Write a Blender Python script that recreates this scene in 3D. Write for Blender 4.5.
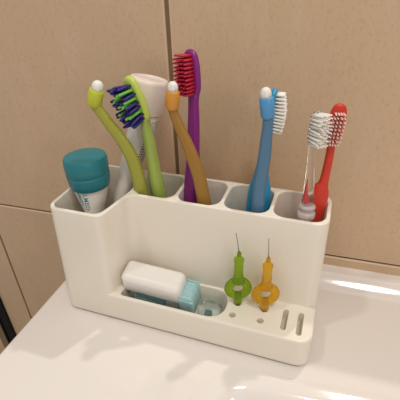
import bpy, bmesh, math, random
from mathutils import Vector, Matrix
from mathutils.geometry import delaunay_2d_cdt

random.seed(4)
MM = 0.001
C = bpy.context.scene.collection
for o in list(bpy.data.objects):
    bpy.data.objects.remove(o)

# ------------------------------------------------------------------ camera
cam_d = bpy.data.cameras.new('camera')
cam = bpy.data.objects.new('camera', cam_d)
C.objects.link(cam)
bpy.context.scene.camera = cam
ya, pi_, ro = -0.348167628, -0.564375842, -0.0351310224
fw = Vector((math.sin(ya) * math.cos(pi_), math.cos(ya) * math.cos(pi_), math.sin(pi_)))
rt = Vector((math.cos(ya), -math.sin(ya), 0))
up = rt.cross(fw)
r2 = rt * math.cos(ro) + up * math.sin(ro)
u2 = up * math.cos(ro) - rt * math.sin(ro)
M = Matrix((r2, u2, -fw)).transposed().to_4x4()
M.translation = Vector((189.766, -181.023, 251.572)) * MM
cam.matrix_world = M
cam_d.sensor_fit = 'HORIZONTAL'
cam_d.sensor_width = 36
cam_d.lens = 390.405 / 400 * 36
cam_d.clip_start = 0.005
cam_d.clip_end = 50

# ------------------------------------------------------------------ light
sc = bpy.context.scene
sc.view_settings.view_transform = 'Standard'
sc.view_settings.look = 'None'
sc.view_settings.gamma = 1
sc.view_settings.use_curve_mapping = False
sc.view_settings.exposure = 0.0
w = bpy.data.worlds.new('world'); sc.world = w
w.use_nodes = True
w.node_tree.nodes['Background'].inputs[0].default_value = (1.0, 0.94, 0.875, 1)
w.node_tree.nodes['Background'].inputs[1].default_value = 0.45


def area(name, loc, target, size, power, col, shape='DISK'):
    d = bpy.data.lights.new(name, 'AREA')
    d.shape = shape; d.size = size; d.energy = power; d.color = col
    if shape == 'RECTANGLE': d.size_y = size * 0.5
    o = bpy.data.objects.new(name, d); C.objects.link(o)
    o.location = loc
    o.rotation_euler = (Vector(target) - Vector(loc)).to_track_quat('-Z', 'Y').to_euler()
    return o


area('mirrored_lamp', (0.46, 0.68, 1.56), (0.1, 0.0, 0.0), 0.04, 6.6, (1.0, 0.94, 0.86))  # stands in for a lamp's mirror reflection, behind the wall and over its top
area('ceiling_light', (0.55, -0.55, 1.55), (0.1, 0.0, 0.0), 0.34, 8.6, (1.0, 0.94, 0.87))
area('ceiling_spot', (-0.38, -0.42, 1.5), (0.1, 0.0, 0.0), 0.10, 3.0, (1.0, 0.94, 0.87))
area('low_front_light', (1.05, -0.85, 0.50), (0.1, 0.1, 0.1), 0.18, 1.2, (1.0, 0.94, 0.87))  # weak low lamp from front right, added for the soft brush shadows on the wall


# ------------------------------------------------------------------ materials
def srgb(r, g, b):
    f = lambda c: ((c / 255) / 12.92) if c / 255 <= 0.04045 else (((c / 255) + 0.055) / 1.055) ** 2.4
    return (f(r), f(g), f(b), 1)


def mat(name, col, rough=0.4, trans=0.0, metal=0.0, coat=0.0, sss=0.0, noise=0.0, nscale=400, ior=1.46, bump=0.0, alpha=1.0):
    m = bpy.data.materials.new(name); m.use_nodes = True
    nt = m.node_tree; b = nt.nodes['Principled BSDF']
    b.inputs['Base Color'].default_value = col
    b.inputs['Roughness'].default_value = rough
    b.inputs['Transmission Weight'].default_value = trans
    b.inputs['Metallic'].default_value = metal
    b.inputs['Coat Weight'].default_value = coat
    b.inputs['Coat Roughness'].default_value = 0.06
    b.inputs['IOR'].default_value = ior
    b.inputs['Alpha'].default_value = alpha
    if sss:
        b.inputs['Subsurface Weight'].default_value = sss
        b.inputs['Subsurface Radius'].default_value = (0.004, 0.003, 0.002)
        b.inputs['Subsurface Scale'].default_value = 0.6
    if noise or bump:
        tc = nt.nodes.new('ShaderNodeTexCoord')
        n = nt.nodes.new('ShaderNodeTexNoise'); n.inputs['Scale'].default_value = nscale
        n.inputs['Detail'].default_value = 3
        nt.links.new(tc.outputs['Object'], n.inputs['Vector'])
        if noise:
            mx = nt.nodes.new('ShaderNodeMix'); mx.data_type = 'RGBA'
            mx.inputs[6].default_value = tuple(c * (1 - noise) for c in col[:3]) + (1,)
            mx.inputs[7].default_value = tuple(min(1, c * (1 + noise)) for c in col[:3]) + (1,)
            nt.links.new(n.outputs['Fac'], mx.inputs[0])
            nt.links.new(mx.outputs[2], b.inputs['Base Color'])
        if bump:
            bp = nt.nodes.new('ShaderNodeBump'); bp.inputs['Strength'].default_value = bump
            bp.inputs['Distance'].default_value = 0.0003
            nt.links.new(n.outputs['Fac'], bp.inputs['Height'])
            nt.links.new(bp.outputs['Normal'], b.inputs['Normal'])
    return m


def tile_material():
    m = bpy.data.materials.new('beige_tile'); m.use_nodes = True
    nt = m.node_tree; b = nt.nodes['Principled BSDF']
    tc = nt.nodes.new('ShaderNodeTexCoord')

    def noise(scale, vec, detail=4, rough=0.55):
        mp = nt.nodes.new('ShaderNodeMapping'); mp.inputs['Scale'].default_value = vec
        nt.links.new(tc.outputs['Object'], mp.inputs['Vector'])
        n = nt.nodes.new('ShaderNodeTexNoise'); n.inputs['Scale'].default_value = scale
        n.inputs['Detail'].default_value = detail; n.inputs['Roughness'].default_value = rough
        nt.links.new(mp.outputs[0], n.inputs['Vector'])
        return n

    def mix(fac, a, c):
        x = nt.nodes.new('ShaderNodeMix'); x.data_type = 'RGBA'
        nt.links.new(fac, x.inputs[0])
        for s, v in ((6, a), (7, c)):
            if isinstance(v, tuple): x.inputs[s].default_value = v
            else: nt.links.new(v, x.inputs[s])
        return x.outputs[2]

    def ramp(src, lo, hi):
        r = nt.nodes.new('ShaderNodeMapRange')
        r.inputs[1].default_value = lo; r.inputs[2].default_value = hi
        nt.links.new(src, r.inputs[0]); return r.outputs[0]
    big = noise(14, (1, 1, 0.55))
    streak = noise(75, (1, 1, 0.22), 5, 0.65)
    fine = noise(420, (1, 1, 0.6), 3, 0.6)
    c = mix(ramp(big.outputs['Fac'], .3, .7), srgb(206, 178, 144), srgb(210, 179, 150))
    c2 = mix(ramp(streak.outputs['Fac'], .50, .78), c, srgb(212, 184, 156))
    d = nt.nodes.new('ShaderNodeMath'); d.operation = 'MULTIPLY'; d.inputs[1].default_value = .55
    nt.links.new(ramp(fine.outputs['Fac'], .52, .78), d.inputs[0])
    c3 = mix(d.outputs[0], c2, srgb(180, 151, 118))
    nt.links.new(c3, b.inputs['Base Color'])
    b.inputs['Roughness'].default_value = 0.42
    bp = nt.nodes.new('ShaderNodeBump'); bp.inputs['Strength'].default_value = .25
    bp.inputs['Distance'].default_value = 0.0004
    nt.links.new(streak.outputs['Fac'], bp.inputs['Height'])
    nt.links.new(bp.outputs['Normal'], b.inputs['Normal'])
    return m


MT = {
    'tile': tile_material(),
    'grout': mat('brown_grout', srgb(132, 108, 80), .9, noise=.12, nscale=300),
    'edge_highlight': mat('tile_edge_highlight', srgb(216, 190, 162), .35),  # paler than the tile: bevel highlight put into the edge colour
    'ceramic': mat('white_ceramic', srgb(234, 227, 221), .10, coat=.6, noise=.012, nscale=8),
    'abs': mat('ivory_plastic', srgb(238, 230, 216), .32, noise=.012, nscale=20),
    'floor': mat('floor_tile', srgb(140, 118, 95), .5, noise=.1, nscale=10),
    'black': mat('black_rubber', srgb(9, 8, 8), .9, noise=.1),
    'chrome': mat('chrome', srgb(210, 208, 200), .15, metal=1, noise=.02),
    'lime': mat('lime_plastic', srgb(160, 160, 62), .35, noise=.03, sss=.15),
    'limecap': mat('bright_lime_plastic', srgb(196, 202, 62), .35, noise=.03, sss=.15),
    'leaf': mat('pale_green_plastic', srgb(158, 176, 86), .32, noise=.03, sss=.2),
    'pale_lime': mat('pale_lime_plastic', srgb(190, 206, 92), .35, noise=.03),
    'gold': mat('ochre_plastic', srgb(156, 114, 46), .35, noise=.04, sss=.1),
    'goldcap': mat('amber_plastic', srgb(212, 146, 58), .35, noise=.03),
    'purple': mat('purple_plastic', srgb(132, 32, 122), .32, noise=.03),
    'steel': mat('dusty_blue_plastic', srgb(82, 120, 150), .32, noise=.03),
    'steelcap': mat('blue_collar_plastic', srgb(84, 152, 204), .3, noise=.03),
    'cyan': mat('cyan_plastic', srgb(40, 146, 190), .3, noise=.03),
    'red': mat('red_plastic', srgb(208, 58, 40), .33, noise=.03),
    'frost': mat('frosted_plastic', (0.96, 0.93, 0.91, 1), .3, trans=.5, ior=1.3, noise=.01),
    'clear': mat('clear_plastic', (1, .99, .98, 1), .04, trans=.97, ior=1.22),
    'redin': mat('red_insert', srgb(200, 40, 40), .3, noise=.03),
    'white_br': mat('white_bristle', srgb(245, 240, 232), .5, noise=.02, sss=.2),
    'clear_br': mat('frosted_bristle', srgb(240, 236, 228), .4, sss=.3, noise=.02),
    'pink_br': mat('pinkish_bristle', srgb(236, 200, 188), .45, noise=.03),
    'red_br': mat('crimson_bristle', srgb(184, 30, 58), .45, noise=.05),
    'navy_br': mat('navy_bristle', srgb(44, 34, 116), .45, noise=.06),
    'green_br': mat('green_bristle', srgb(110, 190, 80), .45, noise=.06),
    'teal': mat('teal_plastic', srgb(36, 122, 132), .38, noise=.03),
    'tealdark': mat('teal_text', srgb(30, 140, 160), .5, noise=.03),
    'tube': mat('white_tube', srgb(240, 234, 226), .35, noise=.015),
    'capw': mat('white_cap', srgb(240, 228, 220), .35, noise=.015),
    'ink': mat('dark_ink', srgb(70, 66, 66), .6, noise=.03),
    'gpick': mat('green_translucent', srgb(166, 200, 40), .15, trans=.75, noise=.04, ior=1.3),
    'ypick': mat('yellow_translucent', srgb(242, 196, 44), .15, trans=.7, noise=.04, ior=1.3),
    'wire': mat('wire', srgb(150, 145, 136), .3, metal=1, noise=.02),
    'lid': mat('white_lid', srgb(240, 236, 230), .3, noise=.01, sss=.1),
    'ribteal': mat('pale_teal_ribbed', srgb(176, 214, 216), .35, noise=.04, sss=.2),
    'shell': mat('clear_teal_shell', (0.86, .96, .94, 1), .14, trans=.92, ior=1.2, noise=.01),
    'darkteal': mat('dark_teal_bit', srgb(40, 110, 110), .4, noise=.05),
    'silicone': mat('silicone_bead', srgb(226, 214, 200), .4, noise=.03),
}


# ------------------------------------------------------------------ helpers
def link_mesh(name, verts, faces, mats, parent=None, fmat=None, smooth=True):
    me = bpy.data.meshes.new(name)
    me.from_pydata([tuple(Vector(v) * MM) for v in verts], [], faces)
    if not isinstance(mats, (list, tuple)): mats = [mats]
    for m in mats: me.materials.append(MT[m])
    if fmat:
        for p, i in zip(me.polygons, fmat): p.material_index = i
    bm = bmesh.new(); bm.from_mesh(me)
    bmesh.ops.recalc_face_normals(bm, faces=bm.faces)
    bm.to_mesh(me); bm.free()
    for p in me.polygons: p.use_smooth = smooth
    o = bpy.data.objects.new(name, me); C.objects.link(o)
    if parent is not None:
        o.parent = parent
        me.transform(Matrix.Translation(-Vector(parent['_o'])))
    return o


def sharp(o, deg=40):
    o.data.set_sharp_from_angle(angle=math.radians(deg))


ROOTS = []


def thing(name, label, cat, loc, group=None):
    o = bpy.data.objects.new(name, None); C.objects.link(o)
    o.location = Vector(loc) * MM
    o.empty_display_size = .01
    o['_o'] = Vector(loc) * MM
    o['label'] = label; o['category'] = cat
    if group: o['group'] = group
    ROOTS.append(o)
    return o


def lerp(a, b, t): return a + (b - a) * t


def catmull(p, t):
    n = len(p); i = min(int(t), n - 2); f = t - i
    p0, p1, p2, p3 = p[max(i - 1, 0)], p[i], p[i + 1], p[min(i + 2, n - 1)]
    return 0.5 * ((2 * p1) + (p2 - p0) * f + (2 * p0 - 5 * p1 + 4 * p2 - p3) * f * f + (3 * p1 - p0 - 3 * p2 + p3) * f ** 3)


class Sweep:
    """stations: (x,y,z,a,b) ; a half-width along side, b half-thickness; side = width direction"""
    def __init__(s, st, side, n=2.4):
        s.P = [Vector(q[:3]) for q in st]; s.A = [q[3] for q in st]; s.B = [q[4] for q in st]
        s.side = Vector(side).normalized(); s.n = n

    def frame(s, t):
        t = max(0, min(len(s.P) - 1, t))
        p = catmull(s.P, t)
        T = (catmull(s.P, min(t + .05, len(s.P) - 1)) - catmull(s.P, max(t - .05, 0))).normalized()
        U = (s.side - T * s.side.dot(T)).normalized()
        return p, T, U, T.cross(U)

    def pt(s, t, ph, off=0):
        p, T, U, V = s.frame(t)
        a = max(.02, catmull(s.A, t)) + off; b = max(.02, catmull(s.B, t)) + off
        c, d = math.cos(ph), math.sin(ph); e = 2 / s.n
        return p + U * (a * math.copysign(abs(c) ** e, c)) + V * (b * math.copysign(abs(d) ** e, d))

    def build(s, name, m, parent, sub=5, seg=20, t0=0, t1=None):
        t1 = len(s.P) - 1 if t1 is None else t1
        k = max(2, int((t1 - t0) * sub) + 1)
        vs, fs = [], []
        for i in range(k):
            t = lerp(t0, t1, i / (k - 1))
            for j in range(seg): vs.append(s.pt(t, 2 * math.pi * j / seg))
        for i in range(k - 1):
            for j in range(seg):
                a = i * seg + j; b = i * seg + (j + 1) % seg
                fs.append((a, b, b + seg, a + seg))
        fs.append(tuple(range(seg))); fs.append(tuple((k - 1) * seg + j for j in range(seg)))
        o = link_mesh(name, vs, fs, m, parent); sharp(o, 50); return o

    def patch(s, t0, t1, p0, p1, off, vs, fs, nt=6, npi=2):
        b = len(vs)
        for i in range(nt + 1):
            for j in range(npi + 1):
                vs.append(s.pt(lerp(t0, t1, i / nt), lerp(p0, p1, j / npi), off))
        for i in range(nt):
            for j in range(npi):
                a = b + i * (npi + 1) + j
                fs.append((a, a + 1, a + npi + 2, a + npi + 1))


def lathe(profile, origin, axis, seg=28, side=(1, 0, 0)):
    """profile list of (r, h) along axis"""
    ax = Vector(axis).normalized(); sd = Vector(side)
    U = (sd - ax * sd.dot(ax)).normalized(); V = ax.cross(U); o = Vector(origin)
    vs, fs = [], []
    for r, h in profile:
        for j in range(seg):
            a = 2 * math.pi * j / seg
            vs.append(o + ax * h + U * (r * math.cos(a)) + V * (r * math.sin(a)))
    for i in range(len(profile) - 1):
        for j in range(seg):
            a = i * seg + j; b = i * seg + (j + 1) % seg
            fs.append((a, b, b + seg, a + seg))
    fs.append(tuple(range(seg))); fs.append(tuple((len(profile) - 1) * seg + j for j in range(seg)))
    return vs, fs


def join(parts):
    vs, fs = [], []
    for v, f in parts:
        b = len(vs); vs += v; fs += [tuple(i + b for i in q) for q in f]
    return vs, fs


def round_poly(pts, rads, seg=7):
    """2D polygon (CCW) with rounded corners -> dense loop"""
    out = []; n = len(pts)
    for i in range(n):
        p = Vector(pts[i]); a = Vector(pts[i - 1]); b = Vector(pts[(i + 1) % n]); r = rads[i]
        if r <= 0: out.append(p); continue
        da = (a - p).normalized(); db = (b - p).normalized()
        ang = da.angle(db); tl = r / math.tan(ang / 2)
        tl = min(tl, (a - p).length * .49, (b - p).length * .49); r = tl * math.tan(ang / 2)
        cen = p + (da + db).normalized() * (r / math.sin(ang / 2))
        s = p + da * tl - cen; e = p + db * tl - cen
        th = s.angle_signed(e)
        for k in range(seg + 1):
            q = s.copy(); q.rotate(Matrix.Rotation(-th * k / seg, 2)); out.append(cen + q)
    res = []
    for p in out:
        if not res or (p - res[-1]).length > 1e-3: res.append(p)
    if (res[0] - res[-1]).length < 1e-3: res.pop()
    return res


def resample(loop, maxlen=4.0):
    out = []
    for i, p in enumerate(loop):
        q = loop[(i + 1) % len(loop)]; k = max(1, int((q - p).length / maxlen))
        for j in range(k): out.append(p.lerp(q, j / k))
    return out


def offset(loop, d):
    """move outward (CCW loop) by d"""
    n = len(loop); out = []
    for i in range(n):
        e1 = (loop[i] - loop[i - 1]); e2 = (loop[(i + 1) % n] - loop[i])
        n1 = Vector((e1.y, -e1.x)).normalized(); n2 = Vector((e2.y, -e2.x)).normalized()
        m = (n1 + n2).normalized(); out.append(loop[i] + m * (d / max(.5, m.dot(n1))))
    return out


def inside(p, loop):
    c = False; n = len(loop)
    for i in range(n):
        a, b = loop[i], loop[(i + 1) % n]
        if (a.y > p.y) != (b.y > p.y) and p.x < (b.x - a.x) * (p.y - a.y) / (b.y - a.y) + a.x: c = not c
    return c


def solid(outer, z0, z1, holes, rt_=1.3, rb=1.0):
    """solid block with rounded rims; holes: (loop, floor_z, rim radius, taper)"""
    vs, fs = [], []

    def ring(loop, z):
        b = len(vs); vs.extend([Vector((p.x, p.y, z)) for p in loop]); return b

    def bridge(a, b, n):
        for j in range(n): fs.append((a + j, a + (j + 1) % n, b + (j + 1) % n, b + j))
    tops = []
    n = len(outer); prev = None
    seq = [(-rb * (1 - math.sin(k * math.pi / 8)), z0 + rb * (1 - math.cos(k * math.pi / 8))) for k in range(5)]
    zs = [lerp(z0 + rb, z1 - rt_, k / 8) for k in range(1, 8)]
    seq += [(0, z) for z in zs]
    seq += [(-rt_ * (1 - math.cos(k * math.pi / 10)), z1 - rt_ + rt_ * math.sin(k * math.pi / 10)) for k in range(6)]
    first = None
    for d, z in seq:
        L = offset(outer, d); r = ring(L, z)
        if prev is not None: bridge(prev, r, n)
        else: first = r
        prev = r
    fs.append(tuple(range(first, first + n)))
    tops.append((L, prev))
    for loop, fz, rr, tap in holes:
        n = len(loop); prev = None
        sq = [(rr * (1 - math.sin(k * math.pi / 10)), z1 - rr * (1 - math.cos(k * math.pi / 10))) for k in range(6)]
        sq += [(-tap * k / 4, lerp(z1 - rr, fz + 1, k / 4)) for k in range(1, 5)]
        sq += [(-tap - 1, fz)]
        for i, (d, z) in enumerate(sq):
            L = offset(loop, d); r = ring(L, z)
            if prev is not None: bridge(prev, r, n)
            else: tops.append((L, r))
            prev = r
        fs.append(tuple(range(prev, prev + n)))
    cv, ce, idx = [], [], []
    for L, r in tops:
        b = len(cv); n = len(L)
        cv += [Vector((p.x, p.y)) for p in L]; idx += [r + j for j in range(n)]
        ce += [(b + j, b + (j + 1) % n) for j in range(n)]
    rv, re, rf, ov, oe, of = delaunay_2d_cdt(cv, ce, [], 0, 1e-6)
    for f in rf:
        c = sum((rv[i] for i in f), Vector((0, 0))) / len(f)
        if inside(c, tops[0][0]) and not any(inside(c, L) for L, _ in tops[1:]):
            fs.append(tuple(idx[ov[i][0]] for i in f))
    return vs, fs


def rrect(x0, y0, x1, y1, r, seg=7):
    return resample(round_poly([(x0, y0), (x1, y0), (x1, y1), (x0, y1)], [r] * 4 if not isinstance(r, (list, tuple)) else r, seg))


# ------------------------------------------------------------------ setting
def wall_pt(u, z, d=0):   # d = out of the wall towards the room
    c, s = math.cos(.04515), math.sin(.04515)
    return Vector((u * c + d * s, 101.9 + u * s - d * c, z))


def wall():
    vs, fs, fm = [], [], []

    def tile(u0, u1, z0, z1):
        g = 1.7; u0 += g; u1 -= g; z0 += g * .55; z1 -= g * .55
        lo, hi = 1.3, 3.0
        rings = [((0, -1.5)), (0, 1.2), (.5, 1.75), (1.3, 2.0)]
        b = len(vs)
        for ins, d in rings:
            for (u, z) in ((u0 + ins, z0 + ins), (u1 - ins, z0 + ins), (u1 - ins, z1 - ins), (u0 + ins, z1 - ins)):
                vs.append(wall_pt(u, z, d))
        for k in range(3):
            for j in range(4):
                a = b + 4 * k + j; c = b + 4 * k + (j + 1) % 4
                fs.append((a, c, c + 4, a + 4)); fm.append(2 if k >= 1 else 0)
        fs.append((b + 12, b + 13, b + 14, b + 15)); fm.append(0)
    J = 18.2
    for k in range(-3, 4):
        tile(66.2 + 300 * k, 366.2 + 300 * k, J, 246)
        tile(-168.6 + 300 * k, 131.4 + 300 * k, J - 400, J)
        tile(66.2 + 300 * k, 366.2 + 300 * k, J - 800, J - 400)
    b = len(vs)
    for d in (0, -14):
        for u, z in ((-830, -800), (1260, -800), (1260, 246), (-830, 246)): vs.append(wall_pt(u, z, d))
    for q in ((0, 1, 2, 3), (4, 5, 6, 7), (0, 1, 5, 4), (1, 2, 6, 5), (2, 3, 7, 6), (3, 0, 4, 7)):
        fs.append(tuple(b + i for i in q)); fm.append(1)
    o = link_mesh('wall_back', vs, fs, ['tile', 'grout', 'edge_highlight'], None, fm, smooth=False)
    o['kind'] = 'structure'


wall()
fl = link_mesh('floor', [(-830, -1500, -800), (1260, -1500, -800), (1260, 110, -800), (-830, 110, -800),
                         (-830, -1500, -830), (1260, -1500, -830), (1260, 110, -830), (-830, 110, -830)],
               [(0, 1, 2, 3), (4, 5, 6, 7), (0, 1, 5, 4), (1, 2, 6, 5), (2, 3, 7, 6), (3, 0, 4, 7)], 'floor', smooth=False)
fl['kind'] = 'structure'


def strip(name, u0, u1, d, m):
    vs = [];
    for z in (-799, 10):
        for u, dd in ((u0, 2.0), (u1, 2.0), (u1, d - 1), (u1 - 1, d), (u0 + 1, d), (u0, d - 1)): vs.append(wall_pt(u, z, dd))
    fs = [tuple(range(6)), tuple(range(6, 12))] + [(j, (j + 1) % 6, 6 + (j + 1) % 6, 6 + j) for j in range(6)]
    o = link_mesh(name, vs, fs, m, None, smooth=False); o['kind'] = 'structure'; return o


strip('trim_1', -223.5, -208.5, 5, 'black')
strip('trim_2', -236, -224, 9, 'chrome')

# washbasin
def basin():
    x0, x1, yb, yf = -22.5, 560, 99.0, -430
    def frange(a, b, s):
        n = max(1, int(round(abs(b - a) / s))); return [a + (b - a) * k / n for k in range(n)]
    cols = [(x0 + 6, -60), (x0 + 1.0, -50), (x0, -20), (x0, -5)]
    r = 3.5
    for k in range(0, 7):
        a = k * math.pi / 12; cols.append((x0 + r * (1 - math.cos(a)), -r + r * math.sin(a)))
    cols += [(x, 0) for x in frange(x0 + r + 2, 120, 8)] + [(x, 0) for x in frange(120, 300, 1.4)] + [(x, 0) for x in frange(300, x1, 8)] + [(x1, 0)]
    rows = [yf] + frange(yf + 8, -60, 8) + frange(-60, 0, 1.1) + frange(0, 78, 6) + frange(78, 116, 1.5)
    cx, cy = 346, -195
    hw, hd, rad = 196, 192, 34

    def bowl(x, y):
        th = .10
        dx, dy = x - cx, y - cy
        qx = dx * math.cos(th) + dy * math.sin(th); qy = -dx * math.sin(th) + dy * math.cos(th)
        hy = hd - .00035 * 0
        ax, ay = abs(qx) - (hw - rad), abs(qy) - (hy - rad)
        d = math.hypot(max(ax, 0), max(ay, 0)) + min(max(ax, ay), 0) - rad   # <0 inside
        s = -d
        if s < -10: return 0.0
        if s < 0: return 0.35 * math.sin((s + 10) / 10 * math.pi / 1) ** 2
        if s < 12: return -9 * (1 - math.cos(s / 12 * math.pi / 2))
        t = min(1, (s - 12) / 90)
        return -9 - 85 * math.sin(t * math.pi / 2)

    def back(x, y):
        w = wall_pt(x, 0, 2).y - y
        z = 0
        if w < 26: z = 5.2 * (1 - math.cos((26 - max(w, 8)) / 18 * math.pi)) * .5 * 1.5 - (0 if w > 8 else 0)
        return z
    vs, fs = [], []
    for y in rows:
        for x, z in cols:
            yy = min(y, wall_pt(x, 0, 1.6).y)
            vs.append(Vector((x, yy, z + (bowl(x, yy) + back(x, yy) * min(1, max(0, (x - x0) / 6)) if z > -1 else 0))))
    n = len(cols)
    for i in range(len(rows) - 1):
        for j in range(n - 1):
            a = i * n + j; fs.append((a, a + 1, a + n + 1, a + n))
    root = thing('washbasin', 'white glazed ceramic washbasin ledge set against the beige tiled wall', 'washbasin', (100, 0, -60))
    o = link_mesh('basin_top', vs, fs, 'ceramic', root)
    # silicone bead along the wall
    vs, fs = [], []
    k = 60
    for i in range(k + 1):
        x = lerp(x0 + 3, x1, i / k)
        for dz, dd in ((5.0, 5.0), (6.6, 4.0), (7.6, 2.6), (8.2, 1.6), (4.0, 1.6)):
            q = wall_pt(x, dz, dd); vs.append(q)
    for i in range(k):
        for j in range(5): fs.append((i * 5 + j, i * 5 + (j + 1) % 5, i * 5 + 5 + (j + 1) % 5, i * 5 + 5 + j))
    link_mesh('silicone_bead', vs, fs, 'silicone', root)
    return root


basin()

# ------------------------------------------------------------------ toothbrush holder
H, HT = 103.0, 28.2


def taper(v):
    t = v.z / H
    l = 7.33 * t; r = 200 - 1.43 * t
    return Vector((l + v.x / 200 * (r - l), v.y, v.z))


def tx(u, z): return taper(Vector((u, 0, z))).x


def holder():
    S = [(46.0, 0), (51.7, 32.5)]
    outer = resample(round_poly([(-.05, -.05), S[0], S[1], (200.05, 32.5), (200.05, 71.8), (-.05, 71.8)], [9, 6.5, 8, 9, 9, 11], 9), 3)
    cups = [(resample(round_poly([(2.9, 2.9), (43.2, 2.9), (49.6, 36), (49.6, 68.9), (2.9, 68.9)], [7, 7, 12, 8, 9], 8)), 4, .9, 1.2)]
    for a, b in ((52.6, 85.8), (88.8, 121.9), (124.9, 158.2), (161.2, 197.1)):
        cups.append((rrect(a, 35.4, b, 68.9, 8.5), 4, .9, 1.2))
    tower = solid(outer, 2.2, H, cups, 1.2, 1.0)
    # tray block with pocket, two pairs of peg holes, two slots
    blk = resample(round_poly([(34.5, 0), (200, 0), (200, 34), (53.0, 34), (50.5, 31), (45.6, 8)], [1.8, 10, 2, 2, 2, 5], 8), 3)
    holes = [(resample(round_poly([(51.5, 3.2), (135.5, 3.2), (135.5, 31.0), (56.5, 31.0)], [3, 12, 12, 3], 9)), 5, 1.0, .8)]
    for hx, hy in ((142.2, 9.6), (162.8, 10.4), (143.2, 21.5), (163.6, 21.5)):
        holes.append((resample([Vector((hx + 2.5 * math.cos(a), hy + 2.5 * math.sin(a))) for a in [k * math.pi / 8 for k in range(16)]], 9), 20 if hy < 15 else 12, .5, .2))
    for hx, a, b in ((179.4, 7.2, 26.4), (190.4, 5.6, 26.4)):
        holes.append((rrect(hx - 1.9, a, hx + 1.9, b, 1.7, 5), 18, .5, .1))
    block = solid(blk, 2.2, HT, holes, 1.6, 1.0)
    vs, fs = join([tower, block])
    vs = [taper(v) for v in vs]
    root = thing('toothbrush_holder', 'ivory plastic toothbrush holder with five cups and a low front tray', 'toothbrush holder', (100, 36, 0))
    o = link_mesh('holder_body', vs, fs, 'abs', root)
    sharp(o, 35)
    for p in o.data.polygons:
        if abs(p.normal.z) > .9995: p.use_smooth = False
    # four small unseen feet, added so a dark gap shows under the body
    for fx, fy in ((12, 10), (188, 10), (12, 62), (188, 62)):
        v, f = lathe([(3.5, .02), (4, .4), (4, 3.0)], (fx, fy, 0), (0, 0, 1), 16)
        link_mesh('foot', v, f, 'black', root)


holder()


# ------------------------------------------------------------------ brushes
def tufts(P0, T, N, L, nrow, ncol, length, width, r=.75, pick=lambda i, j: True, splay=.12, seg=6, surf=0.0, jit=.12, lenf=None, tip=1.0, shape=True):
    """rows along T (length L), columns across U (width)"""
    T = Vector(T).normalized(); N = Vector(N); N = (N - T * N.dot(T)).normalized(); U = T.cross(N)
    parts = []
    for i in range(nrow):
        fi = (i + .5) / nrow * 2 - 1
        wrow = width * (math.sqrt(max(.15, 1 - max(0, abs(fi) - .45) ** 2 / .5)) if shape else 1)
        for j in range(ncol):
            if not pick(i, j): continue
            fj = (j + .5) / ncol * 2 - 1 if ncol > 1 else 0
            base = Vector(P0) + T * (L * (i + .5) / nrow) + U * (fj * wrow * .5) + N * surf
            ln = length * (lenf(fi, fj) if lenf else 1) * random.uniform(.96, 1.03)
            d = (N + U * (fj * splay + random.uniform(-jit, jit) * .3) + T * (fi * splay * .6 + random.uniform(-jit, jit) * .3)).normalized()
            parts.append(lathe([(r * .9, 0), (r, ln * .5), (r * tip, ln * .93), (r * tip * .55, ln)], base, d, seg))
    return join(parts)


def toothbrush(name, label, st, k, N, m, hm, group=None, n=2.5, base=None):
    """st stations from bottom to head tip, k index where the head starts"""
    T = (Vector(st[-1][:3]) - Vector(st[k][:3])).normalized()
    Nn = (Vector(N) - T * Vector(N).dot(T)).normalized()
    side = T.cross(Nn)
    root = thing(name, label, 'toothbrush', st[0][:3], group or 'toothbrushes in the holder')
    sw = Sweep(st, side, n)
    sw.build('handle', m, root, 6, 20, 0, k + .06)
    sw.build('head', hm, root, 8, 20, k, None)
    return root, sw, T, Nn, side


def single_tuft(label, st, cap, tipdir, m, cm, capr, caph, side):
    """cap: base point of collar; tipdir axis"""
    root = thing('single_tuft_toothbrush', label, 'toothbrush', st[0][:3], 'single-tuft toothbrushes in the holder')
    sw = Sweep(st, side, 2.6); sw.build('handle', m, root, 6, 20)
    a = Vector(tipdir).normalized()
    r, h = capr, caph
    v, f = lathe([(r * .55, -1.6), (r * .85, -1.0), (r * 1.0, 0.4), (r * 1.0, h * .5), (r * .97, h - .8), (r * .86, h - .1), (r * .6, h)], cap, a, 26)
    o = link_mesh('collar', v, f, cm, root); sharp(o, 60)
    top = Vector(cap) + a * (h - .3)
    parts = [lathe([(r * .74, 0), (r * .76, 2.4), (r * .66, 4.4), (r * .42, 5.7), (r * .12, 6.2)], top, a, 18)]
    for i in range(26):
        ang = i * 2.399; rr = r * .7 * math.sqrt((i + .5) / 26)
        U = a.orthogonal().normalized(); V = a.cross(U)
        b = top + U * rr * math.cos(ang) + V * rr * math.sin(ang)
        parts.append(lathe([(.42, 0), (.42, 5.9 - 2.6 * (rr / (r * .7)) ** 2.2), (.2, 6.3 - 2.6 * (rr / (r * .7)) ** 2.2)], b, a, 6))
    v, f = join(parts)
    link_mesh('bristle_tuft', v, f, 'white_br', root)
    return root


VIEW = Vector((.46, -.83, .0))     # towards the viewer, level
LEFT = Vector((-.94, -.34, 0))

# a) lime single tuft brush, first cup
single_tuft('lime green single-tuft toothbrush leaning left, in the cup beside the striped-bristle one',
            [(68, 49, 6, 3.5, 3), (66.5, 46.5, 40, 4.6, 3.6), (64.2, 43.5, 80, 5.2, 3.8), (62.6, 41.5, 98, 5.1, 3.6), (61.4, 40.5, 116, 4.8, 3.4), (58.6, 39.5, 131.5, 4.6, 3.2),
             (52.6, 38.5, 145, 4.0, 3.1), (44.2, 38, 157.2, 3.5, 3.0), (37.4, 38, 167.5, 3.3, 3.0)],
            (36.9, 38, 168.0), (.34, 0, .80), 'lime', 'limecap', 5.1, 10.8, (.9, .3, .3))
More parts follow.
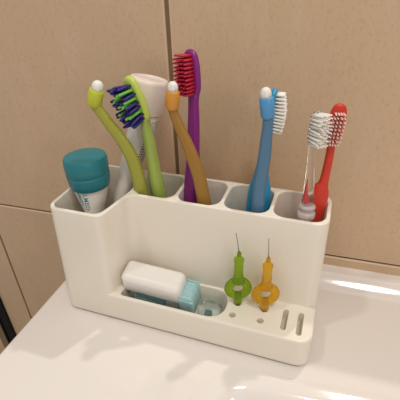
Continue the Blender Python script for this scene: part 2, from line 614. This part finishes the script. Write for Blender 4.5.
# e) ochre single tuft brush, second cup
single_tuft('ochre brown single-tuft toothbrush with amber collar, crossing in front of the purple toothbrush',
            [(116.5, 47.5, 6, 3.5, 3), (115.5, 45.5, 40, 4.4, 3.4), (113.0, 43.5, 85, 5.0, 3.5), (110.6, 43.2, 106, 4.9, 3.4), (108.3, 43.5, 119, 4.6, 3.3), (104.6, 44, 131, 4.4, 3.2),
             (99.6, 45, 144, 3.8, 3.1), (95.0, 45.5, 153.5, 3.5, 3.0), (91.6, 46, 162, 3.2, 3.0), (90.6, 46, 166.5, 3.1, 3.0)],
            (90.4, 46, 167.2), (.10, 0, 1), 'gold', 'goldcap', 4.5, 11, (.94, .34, .1))
# g) blue single tuft brush, third cup
single_tuft('dusty blue single-tuft toothbrush with white tip, standing in front of the cyan toothbrush',
            [(150.6, 45.5, 6, 3.4, 3), (150.4, 44, 50, 4.2, 3.4), (150.4, 43.2, 96, 4.3, 3.5), (151.0, 44.5, 118, 4.2, 3.4), (152.3, 47, 140, 4.1, 3.2),
             (152.6, 49, 155, 3.5, 3.0), (152.6, 50, 167, 3.1, 3.0)],
            (152.3, 50, 165.5), (-.14, -.05, 1), 'steel', 'steelcap', 4.5, 12, (.94, .34, 0))

# b) green brush with navy and green bristles, first cup
st = [(80, 52, 6, 4, 4), (78.6, 50.5, 40, 5, 4.6), (75.6, 48.5, 80, 5.6, 5.0), (73.6, 47.5, 100, 5.6, 5.0), (71.2, 48.5, 118, 4.9, 4.5), (69.0, 50, 138, 4.1, 4.0), (67.0, 51.3, 149, 3.6, 3.6),
      (66.2, 52, 154, 4.6, 3.2), (65.4, 52, 158, 6.8, 3.1), (62.2, 52, 168, 7.8, 3.1), (59.0, 52, 177, 7.2, 3.1), (57.2, 52, 181.6, 5.2, 2.8), (56.4, 52, 183.6, 1.8, 1.4)]
N = Vector((-.36, -.88, -.36))
root, sw, T, N, U = toothbrush('toothbrush', 'green toothbrush with striped navy and green bristles facing left', st, 7, N, 'leaf', 'pale_lime')
P0 = Vector((65.8, 52, 155.0))
pn = lambda i, j: not ((i + 2 * j) % 5 in (0, 3) and j > 0) or (i < 2)
v, f = tufts(P0, T, N, 25.5, 9, 5, 13.0, 12.4, 1.1, pn, .30, 7, 1.8, .34, lambda a, b: 1 + .09 * math.sin(a * 9 + b * 2), tip=.9); link_mesh('navy_bristles', v, f, 'navy_br', root)
v, f = tufts(P0, T, N, 25.5, 9, 5, 13.6, 12.4, 1.1, lambda i, j: not pn(i, j), .22, 7, 1.8, .3, tip=.9); link_mesh('green_bristles', v, f, 'green_br', root)

# f) purple brush with crimson bristles, second cup
st = [(98.5, 46, 6, 5, 4), (98.2, 48.5, 40, 7, 5), (98.0, 52.5, 78, 7.6, 5.6), (98.0, 55, 97, 7.4, 5.4), (98.0, 57, 110, 6.4, 4.8), (98.6, 59.5, 130, 4.8, 4.1), (98.8, 62, 150, 4.3, 3.7), (98.8, 63.5, 165, 3.9, 3.2),
      (98.8, 64, 170.5, 4.8, 2.9), (98.7, 64.6, 175, 6.9, 2.7), (98.2, 65.3, 185, 7.4, 2.7), (97.4, 66, 193, 6.8, 2.7), (96.8, 66.3, 197.5, 4.8, 2.4), (96.6, 66.5, 199.4, 1.6, 1.2)]
root, sw, T, N, U = toothbrush('toothbrush', 'purple toothbrush with crimson bristles, the tallest brush in the holder', st, 8, (-.50, -.86, -.12), 'purple', 'purple')
v, f = tufts(Vector((98.4, 64.6, 171.0)), T, N, 26.0, 11, 5, 9.0, 12.4, 1.05, lambda i, j: True, .14, 7, 1.8, .12, lambda a, b: 1 - .1 * a * a, tip=.62); link_mesh('bristles', v, f, 'red_br', root)

# h) cyan brush behind the blue one, third cup
st = [(146.5, 54, 6, 4.6, 5), (147.0, 56, 45, 4.8, 7.4), (147.8, 57.5, 85, 4.8, 8.5), (148.2, 58.8, 98, 4.8, 8.5), (148.4, 60, 108, 4.6, 7.8), (148.6, 61.3, 117, 4.0, 5.4), (149.0, 63.5, 135, 3.6, 3.0), (150.4, 65, 148, 3.2, 2.7),
      (150.8, 65.3, 151, 4.2, 2.3), (151.3, 65.6, 155, 5.6, 2.1), (152.0, 66, 164, 6.2, 2.1), (152.6, 66.2, 173, 5.4, 2.1), (152.9, 66.3, 176.5, 3.6, 1.9), (153.0, 66.3, 177.8, 1.2, .9)]
root, sw, T, N, U = toothbrush('toothbrush', 'cyan toothbrush with white bristles facing the wall, behind the dusty blue one', st, 8, (.86, .05, -.1), 'cyan', 'cyan')
v, f = tufts(Vector((150.6, 65.4, 149.5)), T, N, 26, 12, 5, 8.6, 9.5, .78, lambda i, j: True, .14, 6, 1.2, .12, lambda a, b: 1.0 - .22 * a * a - .12 * a, tip=.8); link_mesh('bristles', v, f, 'white_br', root)

# j) red brush, fourth cup
st = [(187.0, 53, 6, 4.6, 3.4), (187.0, 53.8, 45, 6.2, 3.8), (187.2, 55, 82, 6.9, 4), (187.9, 56, 100, 7.0, 4), (188.9, 57, 110, 6.7, 3.9), (189.8, 57.6, 115.5, 5.4, 3.7), (190.7, 58.2, 119, 3.4, 3.2), (191.2, 59, 124, 2.8, 2.9), (191.8, 60, 135, 2.6, 2.7), (192.0, 61, 145, 2.5, 2.5),
      (192.2, 61.4, 149, 3.6, 2.3), (192.4, 61.7, 153, 5.0, 2.1), (192.8, 62, 160, 5.3, 2.1), (193.2, 62, 167, 4.9, 2.1), (193.4, 62, 171.2, 3.4, 1.9), (193.5, 62, 172.6, 1.1, .9)]
root, sw, T, N, U = toothbrush('toothbrush', 'red toothbrush with pinkish white bristles, rightmost in the holder', st, 10, (.20, -.85, -.40), 'red', 'red')
v, f = tufts(Vector((192.0, 61.4, 147.0)), T, N, 21.5, 9, 4, 5.5, 7.6, .72, lambda i, j: True, .10, 6, 1.2, .15, tip=.8); link_mesh('bristles', v, f, 'pink_br', root)

# i) clear brush, fourth cup
st = [(182, 43.5, 6, 4, 3.4), (182.4, 45, 50, 4.6, 3.6), (182.9, 47, 88, 4.8, 3.6), (183.0, 48, 101, 4.6, 3.5), (182.6, 49.5, 112, 4.0, 3.3), (181.9, 51, 124, 3.0, 2.9), (181.2, 52.5, 136, 2.4, 2.3), (180.6, 54, 146, 2.2, 2.0),
      (180.3, 54.3, 150, 3.4, 1.9), (180.2, 54.6, 154, 4.6, 1.8), (180.2, 55, 161, 4.8, 1.8), (180.2, 55, 167, 3.6, 1.7), (180.2, 55, 169, 1.2, .9)]
root, sw, T, N, U = toothbrush('toothbrush', 'clear transparent toothbrush with frosted bristles, left of the red toothbrush', st, 8, (.80, -.55, .05), 'clear', 'clear')
v, f = tufts(Vector((179.6, 54.4, 148.5)), T, N, 20, 9, 5, 9.8, 9.4, .74, lambda i, j: True, .16, 6, .2, .2, tip=.8)
link_mesh('bristles', v, f, 'clear_br', root)
v, f = lathe([(5.2, -4), (5.9, -3.2), (6.0, 0), (5.4, .8), (5.0, 1.0), (5.0, 3.2), (5.5, 4.0), (5.4, 5.2), (4.7, 6.0)], (182.95, 48, 101), (0, .06, 1), 26)
o = link_mesh('collar_ring', v, f, 'frost', root); o['label'] = 'frosted collar ring'
rs = Sweep([(181.9, 48.0, 108, 1.5, 1.2), (181.3, 49.4, 112, 1.4, 1.2), (181.0, 50.8, 119, .8, .6), (181.1, 51.5, 125, .2, .2)], U, 2)
o = rs.build('core', 'redin', root); o['label'] = 'red core inside the clear handle'


# ------------------------------------------------------------------ toothpaste tubes
def map_text(txt, size, fn):
    cu = bpy.data.curves.new('t', 'FONT'); cu.body = txt; cu.size = size; cu.extrude = 0
    cu.resolution_u = 3; cu.offset = .06
    ob = bpy.data.objects.new('t', cu); C.objects.link(ob)
    bpy.context.view_layer.update()
    dg = bpy.context.evaluated_depsgraph_get()
    me = bpy.data.meshes.new_from_object(ob.evaluated_get(dg))
    bm = bmesh.new(); bm.from_mesh(me)
    bmesh.ops.triangulate(bm, faces=bm.faces)
    vs = [fn(v.co.x, v.co.y) for v in bm.verts]; bm.verts.index_update()
    fs = [tuple(v.index for v in f.verts) for f in bm.faces]
    bm.free(); bpy.data.meshes.remove(me); bpy.data.objects.remove(ob); bpy.data.curves.remove(cu)
    return vs, fs


# teal capped tube, upside down in the left cup
root = thing('toothpaste_tube', 'white toothpaste tube with a big teal flip cap, upside down in the leftmost cup', 'toothpaste', (36, 27, 6))
top = Vector((24.6, 32.5, 130.6)); bot = Vector((28.0, 29, 6))
ax = (bot - top).normalized()
v, f = lathe([(13.0, 0), (15.0, .5), (15.7, 1.8), (15.9, 8), (15.6, 13.0), (15.3, 13.4), (15.3, 13.8), (15.8, 14.4), (15.2, 20), (14.6, 23.4), (14.0, 24.2), (9, 24.2)], top, ax, 40)
o = link_mesh('cap', v, f, 'teal', root); sharp(o, 40)
# flip tab
tabdir = Vector((.35, -.94, 0)); tabdir = (tabdir - ax * tabdir.dot(ax)).normalized()
sd = (Vector((.94, .34, 0)))
sd = (sd - ax * sd.dot(ax)).normalized()
p = top + ax * 26
dn = lambda h: top + ax * h
st = [tuple(dn(23)) + (13.1, 13.1), tuple(dn(27)) + (12.5, 12.8), tuple(dn(36)) + (10.0, 13.2), tuple(dn(45)) + (7.0, 14.6), tuple(dn(58)) + (4.8, 16), tuple(dn(80)) + (3.2, 17.5), tuple(dn(105)) + (1.6, 18.5), tuple(dn(117)) + (.8, 18.8)]
tb = Sweep(st, sd, 2.0)
tb.build('tube_body', 'tube', root, 8, 40)
# teal lettering running down the tube
phc = None
best = 1e9
camp = Vector((189.8, -181, 251.6))
for k in range(360):
    a = math.radians(k); q = tb.pt(1.5, a)
    d = (q - camp).length
    if d < best: best = d; phc = a
p1, T1, U1, V1 = tb.frame(1.5)
sgn = 1 if (tb.pt(1.5, phc + .1) - tb.pt(1.5, phc)).dot(Vector((.94, .34, 0))) > 0 else -1


def onto(shift):
    # text x runs down the tube, text y (glyph up) runs to the viewer's right
    return lambda x, y: tb.pt(.66 + x / 9.5, phc + sgn * (shift + y / 12.5), .08)


a = map_text('A.MED', 5.4, onto(-.56)); b = map_text('AMED', 4.4, onto(-.92))
v, f = join([a, b]); o = link_mesh('lettering', v, f, 'tealdark', root, smooth=False); o['label'] = 'teal printed lettering'

# white tube with white cap
root = thing('toothpaste_tube', 'white toothpaste tube with plain white cap, leaning behind the lime toothbrushes', 'toothpaste', (12, 44, 8))
top = Vector((62.2, 74, 176.8))
ax = Vector((-.19, -.16, -1)).normalized()
v, f = lathe([(8.5, 1.4), (11.8, 1.2), (12.4, 0.2), (13.2, 0), (14.0, .9), (14.1, 3), (12.9, 24.0), (12.2, 25.0), (8, 25.0)], top, ax, 40)
o = link_mesh('cap', v, f, 'capw', root); sharp(o, 40)
d0 = top + ax * 24.5
st = [tuple(d0) + (11.4, 11.4), tuple(d0 + Vector((-.9, -.5, -3))) + (11.4, 11.4), (54.2, 66.8, 138, 10.2, 11.0), (47.6, 61, 119, 8.4, 10.4), (42.4, 56.5, 101, 6.8, 10.2), (36.5, 53, 85, 5.4, 11.0), (26, 49.5, 52, 3.0, 13.5), (17.0, 47, 20, 1.4, 15.5), (14.5, 46.5, 12, .8, 15.8)]
tw = Sweep(st, (.94, .34, .1), 2.1)
tw.build('tube_body', 'tube', root, 8, 36)
phc2 = min(range(360), key=lambda k: (tw.pt(2.4, math.radians(k)) - camp).length)
ph = math.radians(phc2)
sg = 1 if (tw.pt(2.4, ph + .1) - tw.pt(2.4, ph)).dot(Vector((.94, .34, 0))) > 0 else -1
vs, fs = [], []
for r in range(26):
    t = 1.15 + r * .095
    tt = t
    c = 0.42
    k = 0
    while c < 1.35:
        wd = random.uniform(.05, .16)
        tw.patch(tt, tt + .045, ph + sg * c, ph + sg * min(1.38, c + wd), .06, vs, fs, 1, 1); c += wd + .06
o = link_mesh('fine_print', vs, fs, 'ink', root, smooth=False); o['label'] = 'block of small dark print'


# ------------------------------------------------------------------ interdental picks
def pick(label, px, py, m, zoff=0, lean=0):
    root = thing('interdental_brush', label, 'interdental brush', (px, py, 13), 'interdental brushes standing in the tray holes')
    # stem in the hole + paddle + neck
    B = Vector((px, py, 0))
    sdir = Vector((.94, .34, 0)); n = Vector((.34, -.94, 0))
    parts = []
    v, f = lathe([(1.2, 13), (1.6, 14), (1.7, 27), (2.4, 29), (3.2, 30.2), (3.3, 32), (3.0, 34.5), (3.0, 38)], B, (0, 0, 1), 18)
    parts.append((v, f))
    # paddle: ring with an oval dimple (torus-like profile swept round an ellipse)
    cz = 43.5 + zoff; vs, fs = [], []
    R1, seg, sec = 6.9, 40, 12
    for i in range(seg):
        a = 2 * math.pi * i / seg
        d = sdir * math.cos(a) + Vector((0, 0, 1)) * math.sin(a)
        stretch = 1 + .14 * max(0, math.sin(a)) ** 3
        for j in range(sec):
            b = 2 * math.pi * j / sec
            rad = (R1 * stretch) + 3.25 * math.cos(b)
            vs.append(B + Vector((0, 0, cz)) + d * rad + n * (2.7 * math.sin(b)))
    for i in range(seg):
        for j in range(sec):
            a = i * sec + j; b = i * sec + (j + 1) % sec
            c = ((i + 1) % seg) * sec + (j + 1) % sec; e = ((i + 1) % seg) * sec + j
            fs.append((a, b, c, e))
    parts.append((vs, fs))
    v, f = lathe([(4.6, 50.5 + zoff), (4.2, 53 + zoff), (3.4, 56.5 + zoff), (3.2, 69 + zoff), (3.6, 69.6 + zoff), (3.6, 71.6 + zoff), (2.6, 72.4 + zoff), (1.6, 74 + zoff), (1.5, 77 + zoff), (.9, 78 + zoff)], B, (0, 0, 1), 22)
    parts.append((v, f))
    v, f = join(parts); o = link_mesh('handle', v, f, m, root); sharp(o, 60)
    tip = Vector((-2.2 + lean, 1.0, 16)).normalized()
    w0 = B + Vector((0, 0, 77 + zoff))
    v, f = lathe([(.3, 0), (.28, 15.5), (.15, 16.2)], w0, tip, 8); link_mesh('wire', v, f, 'wire', root)
    ps = []
    for i in range(90):
        h = 3.5 + 11.5 * i / 90; a = i * 2.3
        U = tip.orthogonal().normalized(); V = tip.cross(U)
        ps.append(lathe([(.05, 0), (.04, 1.5)], w0 + tip * h, U * math.cos(a) + V * math.sin(a), 3))
    v, f = join(ps); link_mesh('bristles', v, f, 'white_br', root)


pick('green translucent interdental brush standing in a tray hole, left of the yellow one', tx(143.2, HT), 21.5, 'gpick', 0, -.6)
pick('yellow translucent interdental brush standing in a tray hole beside the green one', tx(163.6, HT), 21.5, 'ypick', 0, 1.2)


# ------------------------------------------------------------------ floss container in the tray pocket
def rbox(x0, x1, y0, y1, z0, z1, r, seg=5, top=0.0):
    rr = min(r, (x1 - x0) / 2.05, (y1 - y0) / 2.05, (z1 - z0) / 2.05)
    parts_v, parts_f = [], []
    loop0 = rrect(x0 + rr, y0 + rr, x1 - rr, y1 - rr, .01, 1)
    cx_, cy_ = (x0 + x1) / 2, (y0 + y1) / 2
    L = round_poly([(x0, y0), (x1, y0), (x1, y1), (x0, y1)], [rr] * 4, seg)
    n = len(L); prof = []
    for k in range(seg + 1):
        a = k * math.pi / 2 / seg; prof.append((-rr * (1 - math.sin(a)), z0 + rr * (1 - math.cos(a))))
    for k in range(seg + 1):
        a = k * math.pi / 2 / seg; prof.append((-rr * (1 - math.cos(a)), z1 - rr + rr * math.sin(a)))
    for d, z in prof:
        q = offset(L, d * .98)
        sc_ = 1 - top * max(0, (z - z0) / (z1 - z0))
        for p in q: parts_v.append(Vector((cx_ + (p.x - cx_) * sc_, cy_ + (p.y - cy_) * sc_, z)))
    for i in range(len(prof) - 1):
        for j in range(n): parts_f.append((i * n + j, i * n + (j + 1) % n, (i + 1) * n + (j + 1) % n, (i + 1) * n + j))
    parts_f.append(tuple(range(n))); parts_f.append(tuple((len(prof) - 1) * n + j for j in range(n)))
    return parts_v, parts_f


root = thing('floss_container', 'small rounded container with white lid and pale teal ribbed end lying in the tray pocket', 'container', (90, 17, 6))
tilt = Matrix.Translation(Vector((80, 17, 36))) @ Matrix.Rotation(math.radians(14), 4, 'X') @ Matrix.Rotation(math.radians(3), 4, 'Y') @ Matrix.Translation(Vector((-80, -17, -36)))
v, f = rbox(52, 103.0, 7.5, 27.0, 25.5, 45.5, 4.6, 6, .05)
o = link_mesh('lid', [tilt @ q for q in v], f, 'lid', root); sharp(o, 60)
# ribbed end
parts = [rbox(99.5, 111.5, 8, 25, 14, 37, 3, 4)]
for k in range(9):
    y = 8.6 + k * 1.95
    parts.append(rbox(100.5, 112.2, y, y + 1.1, 16, 37.5, .5, 2))
for k in range(8):
    z = 16.5 + k * 2.3
    parts.append(rbox(100.5, 112.1, 7.5, 25.4, z, z + 1.2, .5, 2))
v, f = join(parts); link_mesh('ribbed_end', [tilt @ q for q in v], f, 'ribteal', root)
v, f = rbox(58.5, 99, 7.5, 24.5, 7.5, 28.5, 3, 4); link_mesh('clear_shell', v, f, 'shell', root)
v, f = rbox(62, 88, 10, 16, 18, 22, 1.5, 3); o = link_mesh('insert', v, f, 'darkteal', root); o['label'] = 'dark teal insert inside the clear shell'

# clear teal cover lying at the right end of the pocket
root = thing('clear_cover', 'clear teal plastic cover lying at the right end of the tray pocket', 'cover', (124, 15, 6))
v, f = rbox(114, 131.5, 6.5, 26, 7, 23, 5, 5); link_mesh('shell', v, f, 'shell', root)
v, f = rbox(118.5, 124, 10, 20, 8.5, 14, 1.5, 3); o = link_mesh('insert', v, f, 'darkteal', root); o['label'] = 'dark teal insert'

for r in ROOTS:
    if '_o' in r: del r['_o']
